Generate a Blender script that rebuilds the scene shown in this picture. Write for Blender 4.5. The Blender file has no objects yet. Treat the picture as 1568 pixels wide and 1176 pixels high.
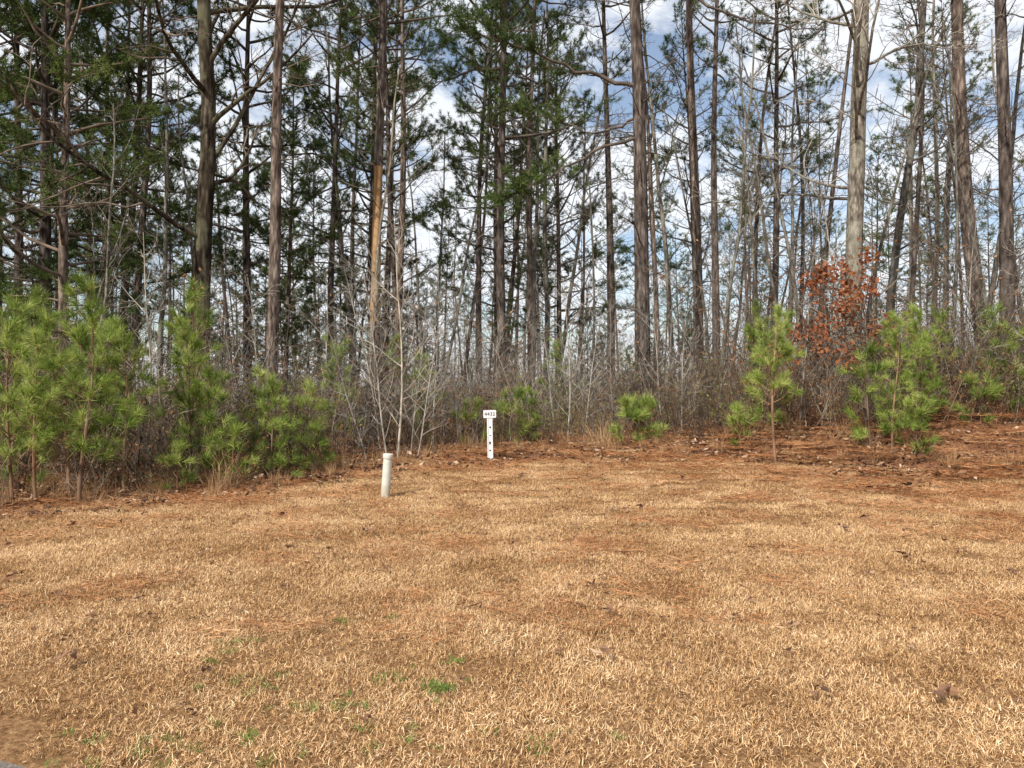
import bpy, math, numpy as np
from mathutils import Vector, Euler
scene=bpy.context.scene
R=np.random.default_rng
def nrm(a):
    return a/np.maximum(np.linalg.norm(a,axis=-1,keepdims=True),1e-9)
# ---------------------------------------------------------------- materials
def newmat(name):
    m=bpy.data.materials.new(name); m.use_nodes=True
    nt=m.node_tree; nt.nodes.clear()
    return m,nt
def N(nt,t,**k):
    n=nt.nodes.new(t)
    for a,v in k.items(): setattr(n,a,v)
    return n
def ramp(nt,stops,interp='LINEAR'):
    r=N(nt,'ShaderNodeValToRGB'); e=r.color_ramp.elements; r.color_ramp.interpolation=interp
    while len(e)<len(stops): e.new(0.5)
    for x,(p,c) in zip(e,stops):
        x.position=p; x.color=(c[0],c[1],c[2],1)
    return r
def mix(nt,f,a,b,mode='MIX'):
    m=N(nt,'ShaderNodeMix',data_type='RGBA',blend_type=mode)
    for s,v in ((0,f),(6,a),(7,b)):
        if isinstance(v,bpy.types.NodeSocket): nt.links.new(v,m.inputs[s])
        elif s==0: m.inputs[0].default_value=v
        else: m.inputs[s].default_value=(v[0],v[1],v[2],1)
    return m.outputs[2]
def leafmat(name,cols,transl=0.0,pos_scale=0.5,island=True,isl=0.5,amp=1.1):
    m,nt=newmat(name); L=nt.links
    geo=N(nt,'ShaderNodeNewGeometry'); oi=N(nt,'ShaderNodeObjectInfo')
    no=N(nt,'ShaderNodeTexNoise'); no.inputs['Scale'].default_value=pos_scale; no.inputs['Detail'].default_value=3
    L.new(geo.outputs['Position'],no.inputs['Vector'])
    a=N(nt,'ShaderNodeMath',operation='MULTIPLY'); a.inputs[1].default_value=isl
    L.new(geo.outputs['Random Per Island'] if island else no.outputs[0],a.inputs[0])
    b=N(nt,'ShaderNodeMath',operation='MULTIPLY_ADD'); b.inputs[1].default_value=0.25
    L.new(oi.outputs['Random'],b.inputs[0]); L.new(a.outputs[0],b.inputs[2])
    c=N(nt,'ShaderNodeMath',operation='MULTIPLY_ADD'); c.inputs[1].default_value=amp
    L.new(no.outputs[0],c.inputs[0]); L.new(b.outputs[0],c.inputs[2])
    d=N(nt,'ShaderNodeMath',operation='SUBTRACT'); d.inputs[1].default_value=0.17+isl*0.5+(amp-1.1)*0.5; L.new(c.outputs[0],d.inputs[0])
    n=len(cols); r=ramp(nt,[(i/(n-1),q) for i,q in enumerate(cols)]); L.new(d.outputs[0],r.inputs[0])
    df=N(nt,'ShaderNodeBsdfDiffuse'); L.new(r.outputs[0],df.inputs[0]); out=df.outputs[0]
    if transl:
        tr=N(nt,'ShaderNodeBsdfTranslucent'); ms=N(nt,'ShaderNodeMixShader'); ms.inputs[0].default_value=transl
        L.new(r.outputs[0],tr.inputs[0]); L.new(df.outputs[0],ms.inputs[1]); L.new(tr.outputs[0],ms.inputs[2]); out=ms.outputs[0]
    o=N(nt,'ShaderNodeOutputMaterial'); L.new(out,o.inputs[0])
    return m
def barkmat(name,dark,mid,light,sc=9,stretch=0.22,bump=0.6,lichen=None):
    m,nt=newmat(name); L=nt.links
    tc=N(nt,'ShaderNodeTexCoord'); oi=N(nt,'ShaderNodeObjectInfo')
    r3=ramp(nt,[(0,(0.62,0.62,0.64)),(0.5,(0.95,0.95,0.95)),(1,(1.35,1.27,1.18))]); L.new(oi.outputs['Random'],r3.inputs[0])
    if not bump:
        no=N(nt,'ShaderNodeTexNoise'); no.inputs['Scale'].default_value=sc; no.inputs['Detail'].default_value=1; L.new(tc.outputs['Object'],no.inputs['Vector'])
        r=ramp(nt,[(0.3,dark),(0.5,mid),(0.7,light)]); L.new(no.outputs[0],r.inputs[0])
        col=mix(nt,1.0,r.outputs[0],r3.outputs[0],'MULTIPLY'); df=N(nt,'ShaderNodeBsdfDiffuse'); L.new(col,df.inputs[0])
        o=N(nt,'ShaderNodeOutputMaterial'); L.new(df.outputs[0],o.inputs[0]); return m
    mp=N(nt,'ShaderNodeMapping'); mp.inputs['Scale'].default_value=(1,1,stretch)
    L.new(tc.outputs['Object'],mp.inputs[0])
    no=N(nt,'ShaderNodeTexNoise'); no.inputs['Scale'].default_value=sc; no.inputs['Detail'].default_value=5; no.inputs['Roughness'].default_value=0.65
    L.new(mp.outputs[0],no.inputs['Vector'])
    vo=N(nt,'ShaderNodeTexVoronoi'); vo.inputs['Scale'].default_value=sc*1.8; L.new(mp.outputs[0],vo.inputs['Vector'])
    ad=N(nt,'ShaderNodeMath',operation='MULTIPLY_ADD'); ad.inputs[1].default_value=-0.35
    L.new(vo.outputs['Distance'],ad.inputs[0]); L.new(no.outputs[0],ad.inputs[2])
    r=ramp(nt,[(0.15,dark),(0.36,mid),(0.55,light)]); L.new(ad.outputs[0],r.inputs[0])
    col=r.outputs[0]
    if lichen:
        n2=N(nt,'ShaderNodeTexNoise'); n2.inputs['Scale'].default_value=1.6; n2.inputs['Detail'].default_value=4; L.new(tc.outputs['Object'],n2.inputs['Vector'])
        r2=ramp(nt,[(0.5,(0,0,0)),(0.6,(0.55,0.55,0.55))]); L.new(n2.outputs[0],r2.inputs[0])
        col=mix(nt,r2.outputs[0],col,lichen)
    col=mix(nt,1.0,col,r3.outputs[0],'MULTIPLY')
    bs=N(nt,'ShaderNodeBsdfDiffuse'); L.new(col,bs.inputs[0])
    bu=N(nt,'ShaderNodeBump'); bu.inputs['Strength'].default_value=bump; bu.inputs['Distance'].default_value=0.03
    L.new(ad.outputs[0],bu.inputs['Height']); L.new(bu.outputs[0],bs.inputs['Normal'])
    o=N(nt,'ShaderNodeOutputMaterial'); L.new(bs.outputs[0],o.inputs[0])
    return m
def plain(name,col,rough=0.5,noise=0.15,sc=20,dirt=None):
    m,nt=newmat(name); L=nt.links
    tc=N(nt,'ShaderNodeTexCoord'); no=N(nt,'ShaderNodeTexNoise'); no.inputs['Scale'].default_value=sc; no.inputs['Detail'].default_value=6
    L.new(tc.outputs['Object'],no.inputs['Vector'])
    r=ramp(nt,[(0.3,[c*(1-noise) for c in col]),(0.7,[min(1,c*(1+noise)) for c in col])]); L.new(no.outputs[0],r.inputs[0])
    c=r.outputs[0]
    if dirt:
        sp=N(nt,'ShaderNodeSeparateXYZ'); L.new(tc.outputs['Object'],sp.inputs[0])
        a=N(nt,'ShaderNodeMath',operation='MULTIPLY_ADD'); a.inputs[1].default_value=0.25; L.new(no.outputs[0],a.inputs[0]); L.new(sp.outputs[2],a.inputs[2])
        r2=ramp(nt,[(0.1,(1,1,1)),(0.32,(0,0,0))]); L.new(a.outputs[0],r2.inputs[0])
        c=mix(nt,r2.outputs[0],c,dirt)
    bs=N(nt,'ShaderNodeBsdfPrincipled'); bs.inputs['Roughness'].default_value=rough; L.new(c,bs.inputs['Base Color'])
    o=N(nt,'ShaderNodeOutputMaterial'); L.new(bs.outputs[0],o.inputs[0])
    return m
M_bark=barkmat('pine_bark',(0.04,0.031,0.026),(0.13,0.103,0.087),(0.27,0.222,0.19))
M_barkd=barkmat('dark_bark',(0.015,0.012,0.009),(0.05,0.04,0.03),(0.12,0.105,0.08),sc=8,lichen=(0.14,0.14,0.09))
M_barkl=barkmat('grey_bark',(0.075,0.065,0.053),(0.19,0.17,0.14),(0.33,0.3,0.25),sc=12,stretch=0.35,bump=0.9,lichen=(0.29,0.29,0.23))
M_wood=barkmat('bare_wood',(0.22,0.12,0.055),(0.43,0.26,0.13),(0.55,0.38,0.22),sc=5,stretch=0.08,bump=0.3)
M_twig=barkmat('twig_bark',(0.075,0.06,0.048),(0.14,0.113,0.09),(0.22,0.18,0.145),sc=3,bump=0)
M_twigl=barkmat('pale_twig_bark',(0.22,0.2,0.165),(0.36,0.33,0.28),(0.5,0.46,0.41),sc=4,bump=0)
M_twigr=barkmat('reddish_twig_bark',(0.11,0.066,0.042),(0.2,0.128,0.084),(0.3,0.215,0.145),sc=3,bump=0)
M_needle=leafmat('pine_needles',[(0.034,0.055,0.022),(0.065,0.1,0.033),(0.115,0.155,0.045),(0.19,0.22,0.068)],0.0,0.3,False)
M_sap=leafmat('young_pine_needles',[(0.05,0.09,0.022),(0.18,0.26,0.05),(0.35,0.43,0.1),(0.62,0.64,0.23)],0.22,3.2,amp=1.7)
M_grass=leafmat('dry_grass',[(0.14,0.068,0.029),(0.43,0.24,0.105),(0.70,0.435,0.21),(0.95,0.73,0.45)],0.0,1.3,isl=1.0,amp=0.8)
M_green=leafmat('green_grass',[(0.05,0.12,0.02),(0.14,0.26,0.05),(0.25,0.33,0.1)],0.2,3)
M_straw=leafmat('pine_straw',[(0.16,0.062,0.028),(0.37,0.16,0.07),(0.52,0.26,0.12),(0.66,0.42,0.23)],0.0,0.8)
M_tall=leafmat('broom_sedge',[(0.2,0.1,0.045),(0.4,0.24,0.12),(0.58,0.4,0.22)],0.0,1)
M_leaf=leafmat('dead_leaves',[(0.045,0.03,0.022),(0.12,0.065,0.045),(0.28,0.155,0.09),(0.6,0.44,0.3)],0.0,3,isl=0.8)
M_bleaf=leafmat('clinging_brown_leaves',[(0.12,0.06,0.03),(0.26,0.13,0.06),(0.4,0.23,0.12)],0.0,1)
M_rust=leafmat('rust_oak_leaves',[(0.16,0.06,0.03),(0.32,0.12,0.055),(0.46,0.2,0.1)],0.3,2)
M_shrub=leafmat('shrub_leaves',[(0.09,0.1,0.03),(0.17,0.18,0.06),(0.32,0.26,0.1)],0.0,1)
# ---------------------------------------------------------------- builder
class B:
    def __init__(s): s.seg={}; s.t={}; s.q={}
    def chain(s,p,r,sides,mat):
        p=np.asarray(p,float); r=np.asarray(r,float)
        t=nrm(np.gradient(p,axis=0))
        s.seg.setdefault((sides,mat),[]).append(np.hstack([p[:-1],p[1:],r[:-1,None],r[1:,None],t[:-1],t[1:]]))
    def tris(s,a,mat): s.t.setdefault(mat,[]).append(a)
    def quads(s,a,mat): s.q.setdefault(mat,[]).append(a)
    def mesh(s,name,mats):
        V=[];I=[];S=[];MI=[];nv=0;SM=[]
        for (k,mat),rows in s.seg.items():
            A=np.concatenate(rows); n=len(A)
            av=nrm(A[:,3:6]-A[:,0:3]); ref=np.where(np.abs(av[:,:1])>0.8,np.array([[0,0,1.]]),np.array([[1.,0,0]]))
            rings=[]
            an=np.arange(k)*2*math.pi/k
            for P,rr,t in ((A[:,0:3],A[:,6],A[:,8:11]),(A[:,3:6],A[:,7],A[:,11:14])):
                u=nrm(np.cross(ref,t)); v=np.cross(t,u)
                rings.append(P[:,None]+rr[:,None,None]*(np.cos(an)[None,:,None]*u[:,None]+np.sin(an)[None,:,None]*v[:,None]))
            vv=np.concatenate(rings,axis=1).reshape(-1,3)
            j=np.arange(k); jn=(j+1)%k
            f=np.stack([j,jn,jn+k,j+k],1)[None]+(np.arange(n)*2*k)[:,None,None]
            V.append(vv); I.append(f.reshape(-1)+nv); S.append(np.full(n*k,4)); MI.append(np.full(n*k,mat)); SM.append(np.ones(n*k,bool)); nv+=len(vv)
        for c,dct in ((3,s.t),(4,s.q)):
            for mat,l in dct.items():
                a=np.concatenate(l); n=len(a)
                V.append(a.reshape(-1,3)); I.append(np.arange(n*c)+nv); S.append(np.full(n,c)); MI.append(np.full(n,mat)); SM.append(np.zeros(n,bool)); nv+=n*c
        V=np.concatenate(V); I=np.concatenate(I); S=np.concatenate(S); MI=np.concatenate(MI); SM=np.concatenate(SM)
        m=bpy.data.meshes.new(name); m.vertices.add(len(V)); m.vertices.foreach_set('co',V.astype(np.float32).ravel())
        m.loops.add(len(I)); m.loops.foreach_set('vertex_index',I.astype(np.int32))
        m.polygons.add(len(S)); m.polygons.foreach_set('loop_start',np.concatenate([[0],np.cumsum(S)[:-1]]).astype(np.int32))
        for x in mats: m.materials.append(x)
        m.polygons.foreach_set('material_index',MI.astype(np.int32)); m.polygons.foreach_set('use_smooth',SM)
        m.update(calc_edges=True)
        return m
def needles(rng,c,d,n,ln,w,spread,shoot):
    k=len(c); c=np.repeat(c,n,0); d=np.repeat(nrm(d),n,0); m=len(c)
    dd=nrm(d*rng.uniform(0.3,1.1,(m,1))+nrm(rng.normal(size=(m,3)))*spread)
    base=c-d*rng.uniform(0,1,(m,1))*shoot
    l=ln*rng.uniform(0.65,1.1,(m,1)); tip=base+dd*l; tip[:,2]-=0.12*l[:,0]
    s=nrm(np.cross(dd,rng.normal(size=(m,3))))*w*0.5
    return np.stack([base-s,base+s,tip],1)
def dirv(az,el): return np.array([math.cos(az)*math.cos(el),math.sin(az)*math.cos(el),math.sin(el)])
# ---------------------------------------------------------------- pine
def pine(seed,H=24,r0=0.17,cs=0.42,cr=2.4,nb=42,npt=28,wander=0.12,curve=None,bare=None,ndead=34,deadlen=1.9,bark=0,dense=1.0,limbs=(),nw=0.016):
    rng=R(seed); b=B(); n=30
    z=np.linspace(-0.3,H,n); t=np.clip(z/H,0,1)
    ph=rng.uniform(0,6.28,4)
    x=wander*(np.sin(t*5+ph[0])-np.sin(ph[0]))+0.4*wander*np.sin(t*13+ph[1])*t
    y=wander*(np.sin(t*4+ph[2])-np.sin(ph[2]))
    if curve is not None: x=x+curve(z)
    r=r0*(1-0.88*t)+0.3*r0*np.exp(-np.clip(z,0,None)/0.35)
    P=np.stack([x,y,z],1)
    if bare:
        zz=np.linspace(-0.3,H,90); P2=np.stack([np.interp(zz,z,x),np.interp(zz,z,y),zz],1); r2=np.interp(zz,z,r)
        i0=np.searchsorted(zz,bare[0]); i1=np.searchsorted(zz,bare[1])
        b.chain(P2[:i0+1],r2[:i0+1],12,0); b.chain(P2[i0:i1+1],r2[i0:i1+1]*0.93,12,3); b.chain(P2[i1:],r2[i1:],12,0)
    else: b.chain(P,r,12,0)
    at=lambda q: np.array([np.interp(q,z,x),np.interp(q,z,y),q])
    for i in range(ndead):
        q=rng.uniform(0.1,cs+0.12)*H; az=rng.uniform(0,6.28); L=rng.uniform(0.25,1)*deadlen*(0.5+q/(cs*H)*0.6)
        d=dirv(az,rng.uniform(-0.25,0.4)); p=at(q); pts=[p]
        for j in range(5):
            d=nrm(d+rng.normal(0,0.16,3)+np.array([0,0,0.03])); p=p+d*L/5; pts.append(p)
        r1=0.007+0.008*L; b.chain(pts,np.linspace(r1,0.004,6),4,1)
        for j in range(int(2+L*2.6)):
            k=rng.integers(1,5); d2=nrm(d+rng.normal(0,0.65,3)); l2=L*rng.uniform(0.15,0.4)
            m=pts[k]+d2*l2*0.5+rng.normal(0,0.04,3); e=m+nrm(d2+rng.normal(0,0.3,3))*l2*0.5
            b.chain([pts[k],m,e],[0.0055,0.0045,0.003],3,1)
    C=[];D=[]
    def foliate(pts,nn,L,lo=0.3,dn=dense):
        for j in range(int((4+L*4.2)*dn)):
            k=rng.uniform(lo,1)**0.7*nn; a=int(min(k,nn-1)); p0=pts[a]+(pts[a+1]-pts[a])*(k-a)
            dd=nrm(pts[a+1]-pts[a]); d2=nrm(dd*0.8+rng.normal(0,0.6,3)*np.array([1,1,0.5])+np.array([0,0,0.25])); l2=rng.uniform(0.2,0.75)*(0.6+0.15*L)
            e=p0+d2*l2*0.6; e2=e+nrm(d2+np.array([0,0,0.35]))*l2*0.4
            b.chain([p0,e,e2],[0.006,0.005,0.004],3,1)
            C.append(e2);D.append(e2-e)
            if l2>0.35:
                C.append(e+rng.normal(0,0.05,3)); D.append(nrm(d2+rng.normal(0,0.7,3)))
        C.append(pts[-1]);D.append(pts[-1]-pts[-2])
    for i in range(nb):
        u=(i+rng.uniform(0,1))/nb; q=(cs+(1-cs)*u**0.9*0.985)*H; az=i*2.4+rng.uniform(-0.5,0.5)
        L=cr*(math.sin(math.pi*(0.28+0.70*u))**0.8+0.12)*rng.uniform(0.55,1.2)
        d=dirv(az,-0.05+0.75*u+rng.uniform(-0.15,0.2)); p=at(q); pts=[p]; nn=7
        for j in range(nn):
            d=nrm(d+rng.normal(0,0.13,3)+np.array([0,0,0.07])); p=p+d*L/nn; pts.append(p)
        pts=np.array(pts); b.chain(pts,np.linspace(0.012+0.013*L,0.006,nn+1),5,1)
        foliate(pts,nn,L)
    for (ctrl,rad,fol) in limbs:
        c=np.array(ctrl,float); c[0]=at(c[0][2]); s=np.linspace(0,len(c)-1,15)
        pts=np.stack([np.interp(s,range(len(c)),c[:,k]) for k in range(3)],1); pts[1:-1]=(pts[:-2]+2*pts[1:-1]+pts[2:])/4; pts[1:-1]=(pts[:-2]+2*pts[1:-1]+pts[2:])/4; pts[1:]+=rng.normal(0,0.03,(14,3))
        b.chain(pts,np.linspace(rad,0.009,15),7,1)
        if fol: foliate(pts,14,fol,0.4,2.6)
        for j in range(16):
            k=rng.integers(4,14); d2=nrm(nrm(pts[k]-pts[k-1])+rng.normal(0,0.6,3)); q=pts[k]; w=[q]
            for e in range(4): d2=nrm(d2+rng.normal(0,0.25,3)); q=q+d2*0.2*rng.uniform(0.6,1.3); w.append(q)
            b.chain(w,[0.008,0.007,0.006,0.005,0.003],3,1)
    b.tris(needles(rng,np.array(C),np.array(D),npt,0.21,nw,0.9,0.16),2)
    return b
PM=[M_bark,M_twig,M_needle,M_wood]
# ---------------------------------------------------------------- hardwood
def grow(b,rng,p,d,L,r,lev,P,mats,C=None):
    n=P['n'][lev]; pts=[p]; ds=[d]
    for i in range(n):
        d=nrm(d+rng.normal(0,P['w'][lev],3)+np.array([0,0,P['up'][lev]])); p=p+d*L/n; pts.append(p); ds.append(d)
    rr=np.maximum(np.linspace(r,r*P['tp'][lev],n+1),P['rm'])
    if lev==0 and r>0.1: rr=rr+0.3*r*np.exp(-np.clip(np.array(pts)[:,2],0,None)/0.3)
    b.chain(pts,rr,P['s'][lev],mats[lev])
    last=lev==len(P['n'])-1
    if C is not None and lev>=len(P['n'])-2: C.append((pts[-1],d)); C.append((pts[n//2],ds[n//2]))
    if last: return
    k=P['k'][lev]; k=rng.integers(max(1,int(k*0.7)),int(k*1.3)+1)
    for i in range(k):
        t=P['t0'][lev]+(1-P['t0'][lev])*(i+rng.uniform(0,1))/k; q=t*n; a=min(int(q),n-1); p0=pts[a]+(pts[a+1]-pts[a])*(q-a)
        dd=ds[a+1]; v=nrm(np.cross(dd,nrm(rng.normal(size=3)))); an=P['a'][lev]*rng.uniform(0.65,1.3)
        nd=nrm(dd*math.cos(an)+v*math.sin(an)); rl=np.interp(q,range(n+1),rr)
        grow(b,rng,p0,nd,L*P['l'][lev]*rng.uniform(0.55,1.15)*(1.15-0.6*t),min(rl*0.75,max(r*P['rr'][lev],P['rm'])),lev+1,P,mats,C)
HP=dict(n=[16,8,6,4,3],w=[0.035,0.14,0.18,0.2,0.2],up=[0.01,0.05,0.03,0.02,0.0],tp=[0.25,0.3,0.35,0.5,0.6],s=[12,6,4,3,3],k=[16,6,5,4],t0=[0.22,0.2,0.2,0.15],
        a=[0.95,0.8,0.75,0.7],l=[0.24,0.5,0.5,0.5],rr=[0.26,0.4,0.4,0.5],rm=0.004)
SP=dict(n=[10,5,4,3],w=[0.035,0.1,0.14,0.16],up=[0.02,0.07,0.04,0.02],tp=[0.2,0.35,0.5,0.6],s=[6,4,3,3],k=[18,5,3],t0=[0.12,0.2,0.2],a=[0.85,0.7,0.6],l=[0.3,0.5,0.5],rr=[0.4,0.5,0.6],rm=0.0024)
def leafquads(rng,c,s,flat=1.0):
    n=len(c); a=nrm(rng.normal(size=(n,3))*np.array([1,1,flat])); w=nrm(np.cross(a,rng.normal(size=(n,3))*np.array([flat,flat,1]))); l=s*rng.uniform(0.6,1.3,(n,1)); up=np.cross(a,w)
    return np.stack([c-a*l*0.5,c+w*l*0.3+up*l*0.15,c+a*l*0.55,c-w*l*0.3+up*l*0.12],1)
def brush(seed,ht,ns,leaf=0,spread=0.35,ls=0.055):
    rng=R(seed); b=B(); C=[]
    P=dict(n=[6,4,3],w=[0.12,0.18,0.2],up=[0.03,0.03,0.0],tp=[0.35,0.5,0.6],s=[4,3,3],k=[7,4],t0=[0.25,0.2],a=[0.7,0.7],l=[0.38,0.5],rr=[0.5,0.6],rm=0.0018)
    for i in range(ns):
        az=rng.uniform(0,6.28); d=dirv(az,rng.uniform(0.9,1.5)); p=np.array([rng.normal(0,spread),rng.normal(0,spread),-0.05])
        grow(b,rng,p,d,ht*rng.uniform(0.45,1.1),rng.uniform(0.0045,0.010),0,P,[0,0,0],C)
    if leaf:
        idx=rng.choice(len(C),min(len(C),leaf)); c=np.array([C[i][0] for i in idx])
        b.quads(leafquads(rng,c+rng.normal(0,0.03,c.shape),ls),1)
    return b
def ypine(seed,H=2.6,lo=0.12,bw=0.8,per=80,fw=3.0):
    rng=R(seed); b=B(); z=np.linspace(-0.1,H,12)
    x=0.06*np.sin(z*1.7+rng.uniform(0,6)); y=0.06*np.sin(z*1.5+rng.uniform(0,6)); x-=x[0]; y-=y[0]
    b.chain(np.stack([x,y,z],1),np.linspace(0.009*H+0.006,0.005,12),8,0)
    C=[];D=[]
    nw=max(3,int(H*fw))
    for i in range(nw):
        u=i/(nw-1); q=H*(lo+(0.93-lo)*u)
        for j in range(rng.integers(3,6)):
            az=rng.uniform(0,6.28); L=bw*(1-0.68*u)*rng.uniform(0.35,1.3)*(0.7 if u<0.15 else 1); d=dirv(az,0.25+0.5*u+rng.uniform(-0.3,0.3))
            p=np.array([np.interp(q,z,x),np.interp(q,z,y),q+rng.uniform(-0.08,0.08)]); pts=[p]
            for k in range(4):
                d=nrm(d+np.array([0,0,0.22])+rng.normal(0,0.08,3)); p=p+d*L/4; pts.append(p)
            b.chain(pts,np.linspace(0.008,0.004,5),4,0)
            C.append(pts[-1]+d*0.03); D.append(d)
            for k in range(int(L*4.2)):
                a=rng.integers(1,4); d2=nrm(d+rng.normal(0,0.5,3)+np.array([0,0,0.3])); l=rng.uniform(0.15,0.36); e=pts[a]+d2*l
                b.chain([pts[a],e],[0.005,0.003],3,0); C.append(e);D.append(d2)
    C.append(np.array([x[-1],y[-1],H+0.05]));D.append(np.array([0,0,1.]))
    C.append(np.array([x[-1],y[-1],H-0.12]));D.append(np.array([0,0,1.]))
    C=np.array(C);D=np.array(D)
    b.tris(needles(rng,C,D,per,0.2,0.007,0.5,0.11),1)
    return b
# ---------------------------------------------------------------- terrain
EX=[-60,-30,-12,-6.5,-4.8,-3.8,-2.8,-1.8,0.9,3.5,5.6,7.5,12,30,60]
EY=[5,6.5,8.4,9.7,10.2,10.8,11.9,13.0,13.7,13.3,12.1,11.5,11.2,10,8]
def edge(x): return np.interp(x,EX,EY)+0.12*np.sin(np.asarray(x)*3.7)+0.07*np.sin(np.asarray(x)*8.3)
def sg(v): return 1/(1+np.exp(-np.clip(v,-40,40)))
def hgt(x,y):
    x=np.asarray(x,float); y=np.asarray(y,float)
    h=0.24*np.exp(-((x-1.5)/6)**2-((y-14)/4.0)**2)
    b=y-edge(x); far=np.exp(-np.clip(y-24,0,None)/20)
    h+=0.80*sg((x-6.0)/0.9)*sg((b-1.4)/0.5)*far
    h+=0.20*sg((x-3)/1.5)*sg((b+0.5)/1.2)*far
    h+=0.20*sg((x+1)/0.8)*sg((b-0.8)/0.3)*far
    h-=0.10*sg(-(x+4.5)/0.8)*sg((y-8)/1.0)
    h+=0.02*np.sin(x*0.8+0.5)*np.sin(y*0.7)
    h+=0.10*sg((b-0.3)/0.2)*(0.6+0.5*np.sin(x*2.2)*np.sin(y*1.7))
    h-=0.006*np.clip(y-18,0,70)
    return h
def axis(lo,hi,fl,fh,st):
    a=np.arange(fl,fh,st); o=[];v=fh;s=st
    while v<hi: o.append(v); s*=1.25; v+=s
    o.append(hi); l=[];v=fl;s=st
    while v>lo: s*=1.25; v-=s; l.append(max(v,lo))
    return np.unique(np.concatenate([l,a,o]))
xs=axis(-400,400,-14,14,0.14); ys=axis(-200,600,0,22,0.14)
X,Y=np.meshgrid(xs,ys); Z=hgt(X,Y)
nx=len(xs);ny=len(ys)
m=bpy.data.meshes.new('ground'); i=np.arange(nx*ny).reshape(ny,nx)
F=np.stack([i[:-1,:-1],i[:-1,1:],i[1:,1:],i[1:,:-1]],-1).reshape(-1,4)
m.from_pydata(np.stack([X,Y,Z],-1).reshape(-1,3).tolist(),[],F.tolist())
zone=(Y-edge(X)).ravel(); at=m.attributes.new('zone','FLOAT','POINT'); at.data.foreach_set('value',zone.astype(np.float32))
m.polygons.foreach_set('use_smooth',np.ones(len(F),bool))
g=bpy.data.objects.new('ground',m); scene.collection.objects.link(g)
gm,nt=newmat('ground_soil_and_thatch'); L=nt.links
geo=N(nt,'ShaderNodeNewGeometry'); n1=N(nt,'ShaderNodeTexNoise'); n1.inputs['Scale'].default_value=30; n1.inputs['Detail'].default_value=8; n1.inputs['Roughness'].default_value=0.7
n2=N(nt,'ShaderNodeTexNoise'); n2.inputs['Scale'].default_value=0.9; n2.inputs['Detail'].default_value=5
for q in (n1,n2): L.new(geo.outputs['Position'],q.inputs['Vector'])
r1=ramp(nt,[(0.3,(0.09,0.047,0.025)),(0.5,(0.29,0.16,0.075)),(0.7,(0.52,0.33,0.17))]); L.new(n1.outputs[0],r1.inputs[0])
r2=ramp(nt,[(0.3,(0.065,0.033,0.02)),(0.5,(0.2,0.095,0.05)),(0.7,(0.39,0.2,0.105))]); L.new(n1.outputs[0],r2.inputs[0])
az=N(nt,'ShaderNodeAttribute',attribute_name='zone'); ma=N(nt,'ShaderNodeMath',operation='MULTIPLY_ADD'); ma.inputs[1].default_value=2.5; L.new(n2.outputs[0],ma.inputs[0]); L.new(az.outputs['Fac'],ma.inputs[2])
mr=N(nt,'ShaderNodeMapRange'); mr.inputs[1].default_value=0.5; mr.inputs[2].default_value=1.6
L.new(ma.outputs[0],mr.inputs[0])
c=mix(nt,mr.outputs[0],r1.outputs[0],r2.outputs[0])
bs=N(nt,'ShaderNodeBsdfDiffuse'); L.new(c,bs.inputs[0]); bu=N(nt,'ShaderNodeBump'); bu.inputs['Strength'].default_value=0.8; bu.inputs['Distance'].default_value=0.03; L.new(n1.outputs[0],bu.inputs['Height']); L.new(bu.outputs[0],bs.inputs['Normal'])
o=N(nt,'ShaderNodeOutputMaterial'); L.new(bs.outputs[0],o.inputs[0]); m.materials.append(gm)
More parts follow.
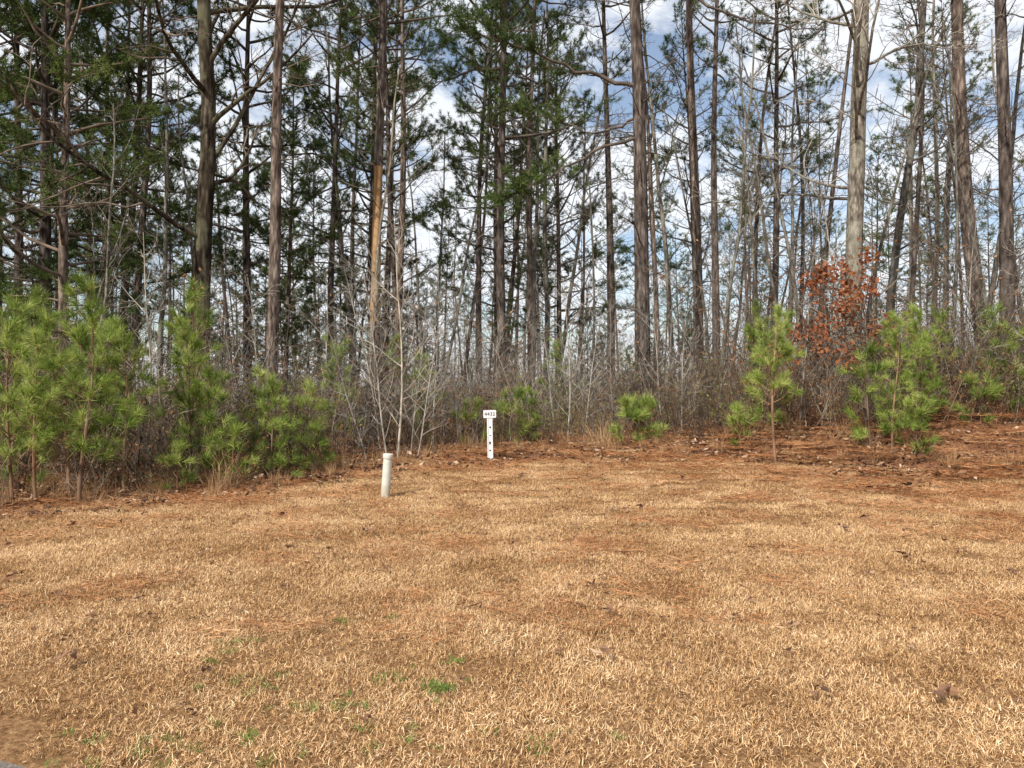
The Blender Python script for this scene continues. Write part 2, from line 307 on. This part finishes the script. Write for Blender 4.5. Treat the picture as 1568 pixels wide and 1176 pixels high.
# ---------------------------------------------------------------- helpers for placing
def place(name,mesh,x,y,rz=0,s=1,rx=0,ry=0,sink=0.03):
    ob=bpy.data.objects.new(name,mesh); scene.collection.objects.link(ob)
    ob.location=(x,y,float(hgt(x,y))-sink); ob.rotation_euler=Euler((rx,ry,rz)); ob.scale=(s,s,s) if np.isscalar(s) else s
    return ob
def scatter(name,meshes,pos,rot,scl,idx):
    col=bpy.data.collections.new(name+'_pieces')
    for k,me in enumerate(meshes):
        o=bpy.data.objects.new('%s_piece_%02d'%(name,k),me); col.objects.link(o)
    n=len(pos); m=bpy.data.meshes.new(name); m.vertices.add(n); m.vertices.foreach_set('co',np.asarray(pos,np.float32).ravel())
    a=m.attributes.new('rot','FLOAT_VECTOR','POINT'); a.data.foreach_set('vector',np.asarray(rot,np.float32).ravel())
    a=m.attributes.new('scl','FLOAT','POINT'); a.data.foreach_set('value',np.asarray(scl,np.float32))
    a=m.attributes.new('idx','INT','POINT'); a.data.foreach_set('value',np.asarray(idx,np.int32))
    ob=bpy.data.objects.new(name,m); scene.collection.objects.link(ob)
    ng=bpy.data.node_groups.new(name,'GeometryNodeTree')
    ng.interface.new_socket('Geometry',in_out='INPUT',socket_type='NodeSocketGeometry'); ng.interface.new_socket('Geometry',in_out='OUTPUT',socket_type='NodeSocketGeometry')
    gi=ng.nodes.new('NodeGroupInput'); go=ng.nodes.new('NodeGroupOutput'); ip=ng.nodes.new('GeometryNodeInstanceOnPoints')
    ci=ng.nodes.new('GeometryNodeCollectionInfo'); ci.inputs['Collection'].default_value=col; ci.inputs['Separate Children'].default_value=True; ci.inputs['Reset Children'].default_value=True
    def na(nm,t):
        q=ng.nodes.new('GeometryNodeInputNamedAttribute'); q.data_type=t; q.inputs['Name'].default_value=nm
        return [s for s in q.outputs if s.enabled and s.name=='Attribute'][0]
    er=ng.nodes.new('FunctionNodeEulerToRotation')
    l=ng.links; l.new(gi.outputs[0],ip.inputs['Points']); l.new(ci.outputs[0],ip.inputs['Instance']); ip.inputs['Pick Instance'].default_value=True
    l.new(na('idx','INT'),ip.inputs['Instance Index']); l.new(na('rot','FLOAT_VECTOR'),er.inputs[0]); l.new(er.outputs[0],ip.inputs['Rotation']); l.new(na('scl','FLOAT'),ip.inputs['Scale'])
    l.new(ip.outputs[0],go.inputs[0])
    md=ob.modifiers.new('scatter','NODES'); md.node_group=ng
    return ob
def rots(rng,n,tilt=0.0):
    r=np.zeros((n,3)); r[:,2]=rng.uniform(0,6.283,n); r[:,0]=rng.normal(0,tilt,n) if tilt else 0; r[:,1]=rng.normal(0,tilt,n) if tilt else 0
    return r
# ---------------------------------------------------------------- big trees
PV=[pine(10+i,H=h,r0=r,cs=c,cr=cr,nb=nb,dense=dn,wander=0.2).mesh('pine_%d'%i,PM) for i,(h,r,c,cr,nb,dn) in enumerate([
    (24,0.17,0.42,2.6,40,1.0),(22,0.16,0.36,2.8,42,1.0),(25,0.18,0.52,2.5,34,1),(21,0.15,0.3,2.5,44,1.0),(24,0.16,0.55,2.3,32,0.9)])]
PD=[pine(40+i,H=h,r0=r,cs=c,cr=cr,nb=nb,npt=34,dense=1.25,ndead=16).mesh('full_pine_%d'%i,PM) for i,(h,r,c,cr,nb) in enumerate([
    (20,0.17,0.17,3.1,64),(18,0.15,0.12,2.8,62),(21,0.17,0.23,3.0,56)])]
PT=[pine(60+i,H=20,r0=0.085,cs=0.62,cr=1.5,nb=18,ndead=34,deadlen=1.5,dense=0.7,wander=0.3).mesh('slim_pine_%d'%i,PM) for i in range(3)]
def hw(seed,H,r,light,**k):
    P=dict(HP); P.update(k); b=B(); mt=[0,0,1,1,1]
    grow(b,R(seed),np.array([0,0,-0.3]),np.array([0,0,1.]),H,r,0,P,mt)
    return b.mesh('hardwood_%d'%seed,[M_barkl,M_twigl] if light==1 else ([M_barkd,M_twig] if light==0 else [M_barkl,M_twig]))
HV=[hw(80+i,[17,15,18][i],[0.13,0.10,0.12][i],2) for i in range(3)]
HT=[hw(90+i,[9,7.5][i],[0.055,0.045][i],2,k=[18,6,4],n=[12,6,4,3],s=[8,4,3,3],w=[0.05,0.14,0.18,0.2]) for i in range(2)]
# distinct trunks
mb=pine(201,H=24,r0=0.2,cs=0.5,cr=2.8,nb=34,ndead=36,deadlen=2.4,limbs=[
  ([(0,0,8.1),(-1.2,-0.3,8.4),(-2.6,-0.7,8.9),(-4.0,-1.0,9.2)],0.055,5.0),([(0,0,6.9),(-0.9,-0.4,6.6),(-2.0,-0.8,5.9),(-3.1,-1.0,5.4)],0.045,4.5),
  ([(0,0,10.6),(1.4,-0.2,10.1),(2.8,-0.4,9.3),(4.3,-0.7,9.0)],0.05,0),([(0,0,7.4),(-0.8,0.6,7.2),(-1.8,1.2,7.9),(-2.8,1.6,8.3)],0.035,3.5)]).mesh('pine_a',PM)
place('pine_tree',mb,3.08,18,0,1,ry=-0.035)
mb=pine(202,H=23,r0=0.155,cs=0.45,cr=2.6,nb=36,bare=(2.9,6.9),wander=0.15).mesh('pine_b',PM); place('pine_tree',mb,-3.45,19,0,1,ry=0.045)
mb=pine(203,H=24,r0=0.2,cs=0.52,cr=2.6,nb=32,wander=0.05,curve=lambda z:-1.25*(1-np.exp(-np.clip(z,0,None)/5))).mesh('pine_c',PM); place('pine_tree',mb,12.0,19,0,1)
mb=hw(304,22,0.2,0,k=[20,7,5,4],a=[0.9,0.8,0.75,0.7],l=[0.25,0.5,0.5,0.45],tp=[0.4,0.3,0.35,0.5,0.6],rr=[0.3,0.4,0.4,0.5]); place('dark_oak_tree',mb,-6.9,17,1.0,1,ry=0.03)
mb=hw(302,21,0.185,1,t0=[0.2,0.2,0.2,0.15],k=[26,7,5,4],w=[0.014,0.15,0.18,0.2,0.2],a=[1.15,0.8,0.75,0.7],l=[0.2,0.5,0.5,0.45],rr=[0.2,0.4,0.4,0.5],tp=[0.4,0.3,0.35,0.5,0.6]); place('grey_hardwood_tree',mb,7.1,16,0,1)
for nm,v,x,y,s,ln in [
 ('pine_tree',PV[0],-11.1,22,0.8,0.035),('pine_tree',PV[2],-5.4,17,0.85,0.05),('pine_tree',PV[2],-3.63,24,0.8,0.01),('pine_tree',PV[3],-0.26,22,1,0.02),
 ('pine_tree',PV[0],-1.17,28,0.8,0.03),('pine_tree',PV[4],0.69,26,0.85,0.0),('pine_tree',PT[0],-2.0,30,1,0.05),('pine_tree',PV[2],3.34,26,0.85,0.0),('pine_tree',PV[4],5.1,21,0.95,0.01),
 ('pine_tree',PV[2],6.67,25,0.8,0),('pine_tree',PV[4],11.6,18,1.1,0.03),('pine_tree',PT[1],13.8,27,1.2,0),('pine_tree',PT[2],10.7,27,1.2,0.04),('pine_tree',PT[0],11.9,32,1.2,-0.03),
 ('pine_tree',PT[1],9.46,30,1.2,0.05),('pine_tree',PT[2],4.9,26,1.1,-0.04),('pine_tree',PV[3],-6.17,26,0.9,0.02),
 ('pine_tree',PD[0],-12.2,20,1.0,0.01),('pine_tree',PD[1],-15.0,23,1.05,0.02),('pine_tree',PD[2],-8.6,25,0.95,0.02),('pine_tree',PD[0],-18.0,27,1.1,0),('pine_tree',PD[1],-10.6,18.2,0.9,0.02),('pine_tree',PD[2],-14.0,19.5,0.9,0.0),
 ('pine_tree',PD[0],-5.2,29,0.95,0.01),('pine_tree',PD[2],-16.5,31,1.0,0.0),
 ('pine_tree',PD[2],-0.6,31,0.9,0),('pine_tree',PD[0],2.0,33,0.85,0),('pine_tree',PT[1],-14,22,1.1,0.02),
 ('hardwood_tree',HV[0],9.7,20,0.95,0.02),('hardwood_tree',HV[1],14.6,24,1,0.0),('hardwood_tree',HV[2],5.6,27,0.9,-0.03),('hardwood_tree',HV[1],-9.2,20,0.85,0.02),('hardwood_tree',HV[0],0.6,24,0.8,0.05),
 ('hardwood_tree',HV[2],16.5,30,1,0),('hardwood_tree',HV[1],9,25,0.8,-0.1),
 ('slender_bare_tree',HT[0],-3.2,16,1,0.02),('slender_bare_tree',HT[1],1.8,17,0.9,-0.03),('slender_bare_tree',HT[0],4.6,17,1,0.04),('slender_bare_tree',HT[1],8.6,15,1,0.0),('slender_bare_tree',HT[0],-8.2,15,0.8,0.0),('slender_bare_tree',HT[1],10.4,16.5,1.1,-0.05),('slender_bare_tree',HT[1],6.0,19,1.1,0.03)]:
    rz=(x*7.3+y*3.1)%6.28
    ob=place(nm,v,x,y,0,s); 
    ob.rotation_mode='QUATERNION'; ob.rotation_quaternion=(Euler((0,ln,0)).to_quaternion()@Euler((0,0,rz)).to_quaternion())
rng=R(5)
pts=[]
tries=0
while len(pts)<72 and tries<9000:
    tries+=1
    y=rng.uniform(25,54); x=rng.uniform(-0.85,0.85)*y
    if all((x-a)**2+(y-c)**2>5.0 for a,c in pts): pts.append((x,y))
for x,y in pts:
    q=rng.uniform(); left=x/y<-0.25
    if left: v,nm=(PD[rng.integers(3)],'pine_tree') if q<0.32 else ((PV[rng.integers(5)],'pine_tree') if q<0.78 else (PT[rng.integers(3)],'pine_tree'))
    else: v,nm=(PV[rng.integers(5)],'pine_tree') if q<0.36 else ((PT[rng.integers(3)],'pine_tree') if q<0.74 else (HV[rng.integers(3)],'hardwood_tree'))
    place(nm,v,x,y,rng.uniform(0,6.28),rng.uniform(0.7,1.05),rx=rng.normal(0,0.035),ry=rng.normal(0,0.04))
# distant mass
n=125; y=56+60*rng.uniform(0,1,n); x=rng.uniform(-0.95,0.95,n)*y
idx=np.where(x/y<-0.1,rng.choice([0,1,2,3,4,5,8,9],n),rng.choice([0,1,2,3,4,8,9,10],n))
scatter('distant_trees',PV+PD+PT,np.stack([x,y,hgt(x,y)],1),rots(rng,n,0.02),rng.uniform(0.6,0.95,n),idx)
# evergreen understory that closes off the low horizon
n=105; y=24+55*rng.uniform(0,1,n)**0.8; x=rng.uniform(-0.95,0.95,n)*y
scatter('understory_evergreens',PD,np.stack([x,y,hgt(x,y)-0.6],1),rots(rng,n,0.03),rng.uniform(0.14,0.28,n)*(0.7+y/90)*np.where(x<-4,1.3,1.05),rng.integers(0,3,n))
# ---------------------------------------------------------------- young pines
yp=lambda i,*a: ypine(400+i,*a).mesh('young_pine_%d'%i,[M_twigr,M_sap])
YV=[yp(1,2.7,0.2,0.85),yp(2,2.4,0.25,0.8),yp(3,2.7,0.4,0.7),yp(4,1.4,0.1,0.6,75,4.0),yp(5,0.75,0.05,0.45,75,5.0),yp(6,2.5,0.2,0.75)]
for v,x,y,s in [(1,-6.7,10.3,.98),(5,-6.15,10.6,1.0),(0,-5.75,10.2,1.05),(2,-5.5,10.9,.85),(0,-7.3,11.2,.98),(1,-6.5,11.6,1.0),(5,-6.1,11.5,1.0),(0,-8.2,11.3,.9),(0,-9.6,12,1),(3,-6.9,10.8,1.0),(5,-6.35,10.25,0.9),
  (0,-5.3,12.4,1.08),(1,-4.95,11.9,1.0),(3,-4.7,11.5,1.1),(4,-4.75,10.9,.9),(3,-3.75,12.0,1.0),(3,-3.4,12.7,.95),(1,-3.3,14.2,.85),(4,-4.2,11.5,1.1),(3,-4.2,12.7,1.1),(4,-3.2,12.5,1),
  (4,-0.75,14.5,1.1),(4,0.05,15.0,1.3),(3,0.3,14.9,.7),(4,2.15,14.2,1.1),(4,2.5,14.3,1.0),(4,2.35,14.5,1.1),(2,4.4,12.8,.95),(4,4.1,13.7,1),(3,4.8,14.2,1.1),
  (0,6.25,12.6,.78),(5,6.65,12.55,.72),(3,5.95,12.7,1.1),(4,6.4,12.2,1),(0,7.1,13.2,.75),(1,7.6,14.0,.7),(3,8.5,13.4,1.0),(4,7.9,12.9,1.1),(3,9.0,14,1.2),(0,9.9,14.6,.8),(3,-1.9,15.6,1.2),(0,5.2,16.5,.9),(1,-7.5,14,1.1),(0,-9.5,15,1.2),(1,1.2,18,.9),(0,-2.6,18,.9)]:
    place('young_pine_tree',YV[v],x,y,(x*5.7+y*2.1)%6.28,s,rx=0.04*math.sin(x*9),ry=0.06*math.sin(y*7))
# ---------------------------------------------------------------- bare saplings
SV=[]
for i,(h,r) in enumerate([(4.4,0.026),(3.6,0.02),(3.0,0.016)]):
    b=B(); grow(b,R(500+i),np.array([0,0,-0.05]),np.array([0,0,1.]),h,r,0,SP,[0,0,0,0]); SV.append(b.mesh('sapling_%d'%i,[M_twigl]))
for v,x,y,s,ln in [(0,-2.05,13.8,1,.03),(1,-2.25,13.9,1,-.1),(1,-1.85,14.0,.95,.12),(0,-2.45,14.4,.85,-.15),(2,-1.7,13.7,1,.2),(1,-1.5,14.6,1,.05),(0,1.1,15.2,.75,.03),(1,0.9,15.4,.9,-.1),(2,1.4,15.1,1,.15),(2,-2.6,13.8,.9,-.25),
   (0,-6.0,12.6,.95,.03),(2,3.3,15.0,1,.05),(1,3.1,15.8,1,-.05),(1,5.4,14.4,1,.1),(2,-0.7,15.7,1,-.1),(2,2.1,16,1,0),(1,-3.6,14.6,1,.05),(0,6.6,15.2,1,-.06),(1,8.1,13.8,1,.1),(2,9.0,13,1,-.1),(0,-3.0,15.2,.9,0.1),(1,-4.6,14.2,1,-.05)]:
    place('bare_sapling',SV[v],x,y,0,s,ry=ln,rx=0.03*math.sin(x*5))
# rust-leaved oak saplings
def rust(seed,h,cut):
    b=B(); C=[]; rr=R(seed); P=dict(SP); P.update(k=[15,5,3],l=[0.4,0.5,0.5],t0=[0.3,0.2,0.2],a=[1.15,0.8,0.7])
    grow(b,rr,np.array([0,0,-0.05]),np.array([0.05,0,1.]),h,0.025,0,P,[0,0,0,0],C)
    c=np.array([q[0] for q in C]); w=np.sin(c[:,0]*4+1)*np.sin(c[:,2]*5)+rr.normal(0,0.4,len(c)); c=np.repeat(c[w>cut],2,0)
    b.quads(leafquads(rr,c+rr.normal(0,0.08,c.shape),0.1),1)
    return b.mesh('oak_sapling_%d'%seed,[M_twig,M_rust])
place('oak_sapling',rust(77,2.9,-0.3),6.35,13.8,0,1.0,ry=0.05); place('oak_sapling',rust(78,2.8,-0.1),5.8,14.2,2.2,1.0,ry=-0.06); place('oak_sapling',rust(79,2.2,0.35),-6.9,16.5,2.2,1.0)
# ---------------------------------------------------------------- brush
BV=[brush(600+i,h,ns,lf,0.35,ls).mesh('brush_%d'%i,[mt,lm]) for i,(h,ns,lf,mt,lm,ls) in enumerate([(2.6,9,30,M_twig,M_bleaf,.05),(1.8,11,140,M_twigr,M_bleaf,.06),(2.2,9,0,M_twigl,M_leaf,.05),(1.5,12,220,M_twigr,M_shrub,.06),(3.0,8,80,M_twig,M_bleaf,.06),(1.2,12,90,M_twigr,M_bleaf,.06),(1.8,10,240,M_twig,M_shrub,.06)])]
rng=R(9)
n1_=570
x=rng.uniform(-15,15,n1_); bb=0.5+8.5*rng.uniform(0,1,n1_)**1.3; bb=np.where((x>4.5)&(bb<1.4),bb+1.1,bb); bb=np.where((x>-1)&(x<=4.5)&(bb<1.1),bb+0.6,bb); y=edge(x)+bb
n2_=240; y2=rng.uniform(20,50,n2_); x2=rng.uniform(-0.85,0.85,n2_)*y2
x=np.concatenate([x,x2]); y=np.concatenate([y,y2]); n=len(x)
sc=rng.uniform(0.6,1.2,n); sc[:n1_]*=np.clip(0.40+bb/4.5,0.40,1.1); sc[n1_:]*=1.3
bi=rng.choice([0,0,1,2,2,3,4,4,5,6],n)
scatter('bare_brush',BV,np.stack([x,y,hgt(x,y)-0.02],1),rots(rng,n,0.08),sc,bi)
n=80; y=rng.uniform(17,42,n); x=rng.uniform(-0.85,0.85,n)*y
scatter('bare_understory_trees',HT+SV,np.stack([x,y,hgt(x,y)],1),rots(rng,n,0.09),rng.uniform(0.7,1.3,n),rng.choice([0,1,0,1,2,3],n))
# ---------------------------------------------------------------- grass
def blades(rng,n,rad,ln,w,e0,e1,sq=False,zj=0.01,droop=0.5):
    a=rng.uniform(0,6.28,n); q=rad*np.sqrt(rng.uniform(0,1,n)); c=np.stack([q*np.cos(a),q*np.sin(a),rng.uniform(-0.004,zj,n)],1)
    if sq: c[:,:2]=rng.uniform(-rad,rad,(n,2))
    az=rng.uniform(0,6.28,n); el=rng.uniform(e0,e1,n); l=ln*rng.uniform(0.4,1.3,n)[:,None]
    d=np.stack([np.cos(az)*np.cos(el),np.sin(az)*np.cos(el),np.sin(el)],1); tw=rng.normal(0,0.35,n); d2=nrm(d+np.stack([np.cos(az+1.57)*tw,np.sin(az+1.57)*tw,-droop*rng.uniform(0,1,n)],1))
    s=np.stack([-np.sin(az),np.cos(az),rng.normal(0,0.5,n)],1)*w*0.5*rng.uniform(0.5,1.4,(n,1))
    m_=c+d*l*0.55; t=m_+d2*l*0.45
    return np.stack([c-s,c+s,m_+s*0.85,m_-s*0.85],1),np.stack([m_-s*0.85,m_+s*0.85,t],1)
GV=[]
for i in range(8):
    b=B(); r_=R(700+i); nb_=3200; q,t=blades(r_,nb_,0.27,0.043,0.0026,0.05,1.2,True,droop=0.35)
    cl=r_.uniform(-0.27,0.27,(18,2)); cc=q[:,0,:2]; dm=np.min(np.linalg.norm(cc[:,None]-cl[None],axis=2),1); keep=(dm<0.05)|(r_.uniform(size=nb_)<0.5)
    b.quads(q[keep],0); b.tris(t[keep],0); GV.append(b.mesh('turf_%d'%i,[M_grass]))
rng=R(11)
gx,gy=np.meshgrid(np.arange(-14,14,0.4),np.arange(1.6,15.8,0.4)); x=(gx+rng.uniform(-0.08,0.08,gx.shape)).ravel(); y=(gy+rng.uniform(-0.08,0.08,gy.shape)).ravel(); n=len(x)
k=(y<edge(x)+0.25+rng.normal(0,0.3,n))&(np.abs(x)<0.85*y+2.5)
rd=(x+2.36)*0.34+(y-3.54)*0.42
k&=rd>0.04
thin=sg((x-2)*0.5+(y-10.5)*0.8)
k&=rng.uniform(size=n)>thin*0.15
x=x[k];y=y[k];n=len(x)
scatter('lawn_grass',GV,np.stack([x,y,hgt(x,y)],1),rots(rng,n,0.02),rng.uniform(0.9,1.15,n),rng.integers(0,8,n))
# pine straw
PS=[]
for i in range(4):
    b=B(); r_=R(720+i); q,t=blades(r_,330,0.42,0.16,0.004,0.0,0.3); q[...,2]+=0.018; t[...,2]+=0.018; b.quads(q,0); b.tris(t,0); PS.append(b.mesh('straw_%d'%i,[M_straw]))
n=7000; x=rng.uniform(-16,16,n); y=rng.uniform(5,22,n); e=y-edge(x)
pr=sg((e+0.25)/0.3)*0.75+0.5*np.exp(-np.clip(-e,0,None)/2.4)*sg(x-1.0)+0.05
k=rng.uniform(size=n)<pr; x=x[k];y=y[k];n=len(x)
scatter('pine_straw_litter',PS,np.stack([x,y,hgt(x,y)],1),rots(rng,n,0.06),rng.uniform(0.7,1.2,n),rng.integers(0,4,n))
# leaf litter
LV=[]
for i in range(4):
    b=B(); r_=R(740+i); c=np.stack([r_.normal(0,0.25,22),r_.normal(0,0.25,22),r_.uniform(0.03,0.08,22)],1); b.quads(leafquads(r_,c,0.1,0.35),0); LV.append(b.mesh('leaves_%d'%i,[M_leaf]))
n=3000; x=rng.uniform(-15,15,n); y=rng.uniform(8,20,n); k=(y-edge(x)>-rng.exponential(0.3,n)); x=x[k];y=y[k];n=len(x)
SL=[]
for i in range(4):
    b=B(); r_=R(750+i); c=[[0,0,0.036]] if i<2 else [[0,0,0.045],[0.03,0.02,0.045],[-0.03,0.03,0.036],[0.01,-0.03,0.036]][:2+i]
    b.quads(leafquads(r_,np.array(c)+np.array([0,0,0.012]),0.055,0.4),0); SL.append(b.mesh('leaf_%d'%i,[M_leaf]))
n2=2600; xx=rng.uniform(-10,10,n2); yy=2.5+12*rng.uniform(0,1,n2)**0.8; k2=yy<edge(xx)+0.3; xx=xx[k2]; yy=yy[k2]; n2=len(xx)
x=np.concatenate([x,xx]); y=np.concatenate([y,yy])
idx=np.concatenate([rng.integers(0,4,n),rng.integers(4,8,n2)])
sc2=0.32+rng.exponential(0.32,n2).clip(0,1.1)
sc=np.concatenate([rng.uniform(0.5,1.1,n),sc2])
zo=np.concatenate([np.zeros(n),0.036*(1-sc2).clip(0,1)])
scatter('fallen_leaves',LV+SL,np.stack([x,y,hgt(x,y)+zo],1),rots(rng,len(x),0.1),sc,idx)
# green sprouts
GG=[]
for i in range(2):
    b=B(); r_=R(760+i); q,t=blades(r_,40,0.07,0.055,0.004,0.4,1.4); b.quads(q,0); b.tris(t,0); GG.append(b.mesh('sprout_%d'%i,[M_green]))
cl=np.array([(-0.45,4.15),(-1.55,3.5),(-1.3,4.0),(-0.95,3.8),(-1.75,3.35),(-0.2,3.5),(-1.1,3.3),(-1.5,3.3),(-1.0,5.0),(0.3,3.4),(-1.7,4.6),(-0.8,3.5)])
kk=rng.integers(0,len(cl),70); x=cl[kk,0]+rng.normal(0,0.14,70); y=cl[kk,1]+rng.normal(0,0.12,70)
x=np.append(x,[-0.40,-0.37,-0.43,-0.35,-0.40]); y=np.append(y,[4.0,4.02,4.03,3.98,3.95]); n=len(x)
ss_=rng.uniform(0.35,0.8,n); ss_[-5:]=0.95
scatter('green_weeds',GG,np.stack([x,y,hgt(x,y)+0.01],1),rots(rng,n,0.1),ss_,rng.integers(0,2,n))
# dry grass wisps at the wood edge
TG=[]
for i in range(3):
    b=B(); r_=R(780+i); q,t=blades(r_,45,0.12,0.5,0.004,0.7,1.5); b.quads(q,0); b.tris(t,0); TG.append(b.mesh('sedge_%d'%i,[M_tall]))
n=420; x=rng.uniform(-12,12,n); y=edge(x)+0.15+rng.exponential(0.9,n); x=np.append(x,[1.75,1.8,1.7,-4.2,-4.1]); y=np.append(y,[14.3,14.2,14.35,11.0,11.05]); s=rng.uniform(0.2,0.85,n+5); s[-5:]=1.3; n+=5
scatter('broom_sedge_grass',TG,np.stack([x,y,hgt(x,y)],1),rots(rng,n,0.15),s,rng.integers(0,3,n))
# ---------------------------------------------------------------- road corner
d=np.array([0.777,-0.629]); nn_=np.array([-0.629,-0.777]); p0=np.array([-2.36,3.44])
vv=[];ff=[]
ss=np.linspace(-14,14,160)
for i,s in enumerate(ss):
    for j,w in enumerate([0.0,0.5,2.0,5.5]):
        q=p0+d*s+nn_*(w+(0.03*math.sin(s*9)+0.03*math.sin(s*23) if j==0 else 0)); vv.append((q[0],q[1],float(hgt(q[0],q[1]))+0.012))
for i in range(159):
    for j in range(3): a=i*4+j; ff.append((a,a+1,a+5,a+4))
m=bpy.data.meshes.new('road'); m.from_pydata(vv,[],ff); m.materials.append(plain('weathered_asphalt',(0.17,0.14,0.115),0.9,0.5,60)); ob=bpy.data.objects.new('road',m); scene.collection.objects.link(ob)
# ---------------------------------------------------------------- pipe
def lathe(prof,k=32):
    v=[];f=[]
    for r,z in prof:
        for i in range(k): a=i*2*math.pi/k; v.append((r*math.cos(a),r*math.sin(a),z))
    for j in range(len(prof)-1):
        for i in range(k): f.append((j*k+i,j*k+(i+1)%k,(j+1)*k+(i+1)%k,(j+1)*k+i))
    f.append(tuple(range((len(prof)-1)*k,len(prof)*k)))
    return v,f
pv,pf=lathe([(0.060,-0.1),(0.060,0.16),(0.058,0.161),(0.058,0.166),(0.060,0.167),(0.060,0.53),(0.067,0.532),(0.0695,0.536),(0.0695,0.58),(0.068,0.59),(0.060,0.598),(0.03,0.602)])
m=bpy.data.meshes.new('cleanout_pipe'); m.from_pydata(pv,[],pf); m.materials.append(plain('pvc',(0.60,0.58,0.50),0.5,0.10,9,dirt=(0.42,0.34,0.24)))
m.polygons.foreach_set('use_smooth',[True]*(len(pf)-1)+[False]); ob=bpy.data.objects.new('white_pvc_pipe',m); scene.collection.objects.link(ob)
px,py=-1.71,10.35; ob.location=(px,py,float(hgt(px,py))); ob.rotation_euler=(0,0.07,0)
md=ob.modifiers.new('e','EDGE_SPLIT'); md.split_angle=math.radians(35)
# ---------------------------------------------------------------- marker post
mx,my=-0.37,13.3; mz=float(hgt(mx,my))
root=bpy.data.objects.new('marker_post_sign',None); scene.collection.objects.link(root); root.location=(mx,my,mz); root.rotation_euler=(0.02,-0.02,0.05)
W=plain('white_marker_plastic',(0.76,0.76,0.75),0.4,0.05,15); K=plain('black_lettering',(0.03,0.03,0.035),0.5,0.1)
def box(name,cx,cy,cz,sx,sy,sz,mat,bev=0.003):
    import bmesh
    bm=bmesh.new(); bmesh.ops.create_cube(bm,size=1)
    for v in bm.verts: v.co=Vector((v.co.x*sx,v.co.y*sy,v.co.z*sz))
    bmesh.ops.bevel(bm,geom=bm.edges[:],offset=bev,segments=2,affect='EDGES')
    me=bpy.data.meshes.new(name); bm.to_mesh(me); bm.free(); me.materials.append(mat); o=bpy.data.objects.new(name,me); scene.collection.objects.link(o); o.parent=root; o.location=(cx,cy,cz); return o
box('post',0,0,0.34,0.10,0.03,0.90,W)
box('rib_left',-0.037,-0.019,0.34,0.012,0.012,0.86,W,0.002); box('rib_right',0.037,-0.019,0.34,0.012,0.012,0.86,W,0.002)
box('number_plate',0,-0.02,0.83,0.22,0.02,0.135,W); box('plate_bracket',0,0.0,0.75,0.104,0.036,0.04,W,0.002)
for i,z in enumerate((0.60,0.33,0.46,0.2)): box('decal_%d'%i,0.004*(-1)**i,-0.0165,z,0.03,0.004,(0.03,0.045,0.014,0.02)[i],K,0.001)
cu=bpy.data.curves.new('plate_number','FONT'); cu.body='4432'; cu.size=0.085; cu.align_x='CENTER'; cu.align_y='CENTER'; cu.extrude=0.002; cu.space_character=1.1
to=bpy.data.objects.new('plate_number',cu); scene.collection.objects.link(to); to.parent=root; to.location=(0,-0.033,0.83); to.rotation_euler=(math.radians(90),0,0); cu.materials.append(K)
# ---------------------------------------------------------------- light, world, camera
sd=np.array([-0.58,-0.81,0.0]); sd=sd/np.linalg.norm(sd); el=math.radians(40); sv=Vector((sd[0]*math.cos(el),sd[1]*math.cos(el),math.sin(el)))
sl=bpy.data.lights.new('sun','SUN'); sl.energy=5.0; sl.angle=math.radians(0.6); sl.color=(1,0.95,0.87); so=bpy.data.objects.new('sun',sl); scene.collection.objects.link(so); so.rotation_euler=(-sv).to_track_quat('-Z','Y').to_euler()
w=bpy.data.worlds.new('World'); scene.world=w; w.use_nodes=True; nt=w.node_tree; nt.nodes.clear(); L=nt.links
sk=N(nt,'ShaderNodeTexSky',sky_type='NISHITA'); sk.sun_disc=False; sk.sun_elevation=el; sk.sun_rotation=math.atan2(sd[0],sd[1])%(2*math.pi); sk.air_density=1.0; sk.dust_density=1.0
tc=N(nt,'ShaderNodeTexCoord'); mp=N(nt,'ShaderNodeMapping'); mp.inputs['Scale'].default_value=(1,1,2.0); mp.inputs['Location'].default_value=(0.3,0.1,0.2); L.new(tc.outputs['Generated'],mp.inputs[0])
no=N(nt,'ShaderNodeTexNoise'); no.inputs['Scale'].default_value=4.2; no.inputs['Detail'].default_value=8; no.inputs['Roughness'].default_value=0.62; no.inputs['Distortion'].default_value=0.3; L.new(mp.outputs[0],no.inputs['Vector'])
cr=ramp(nt,[(0.43,(0.12,0.12,0.12)),(0.54,(0.96,0.96,0.96))]); L.new(no.outputs[0],cr.inputs[0])
c=mix(nt,cr.outputs[0],sk.outputs[0],(6.7,6.95,7.3))
bg=N(nt,'ShaderNodeBackground'); bg.inputs[1].default_value=0.15; L.new(c,bg.inputs[0]); o=N(nt,'ShaderNodeOutputWorld'); L.new(bg.outputs[0],o.inputs[0])
cam=bpy.data.cameras.new('camera'); cam.lens=27; cam.sensor_width=36; cam.clip_end=2000; co=bpy.data.objects.new('camera',cam); scene.collection.objects.link(co); co.location=(0,0,1.6); co.rotation_euler=(math.radians(90),0,0); scene.camera=co
scene.view_settings.view_transform='Standard'; scene.view_settings.look='None'; scene.view_settings.exposure=0
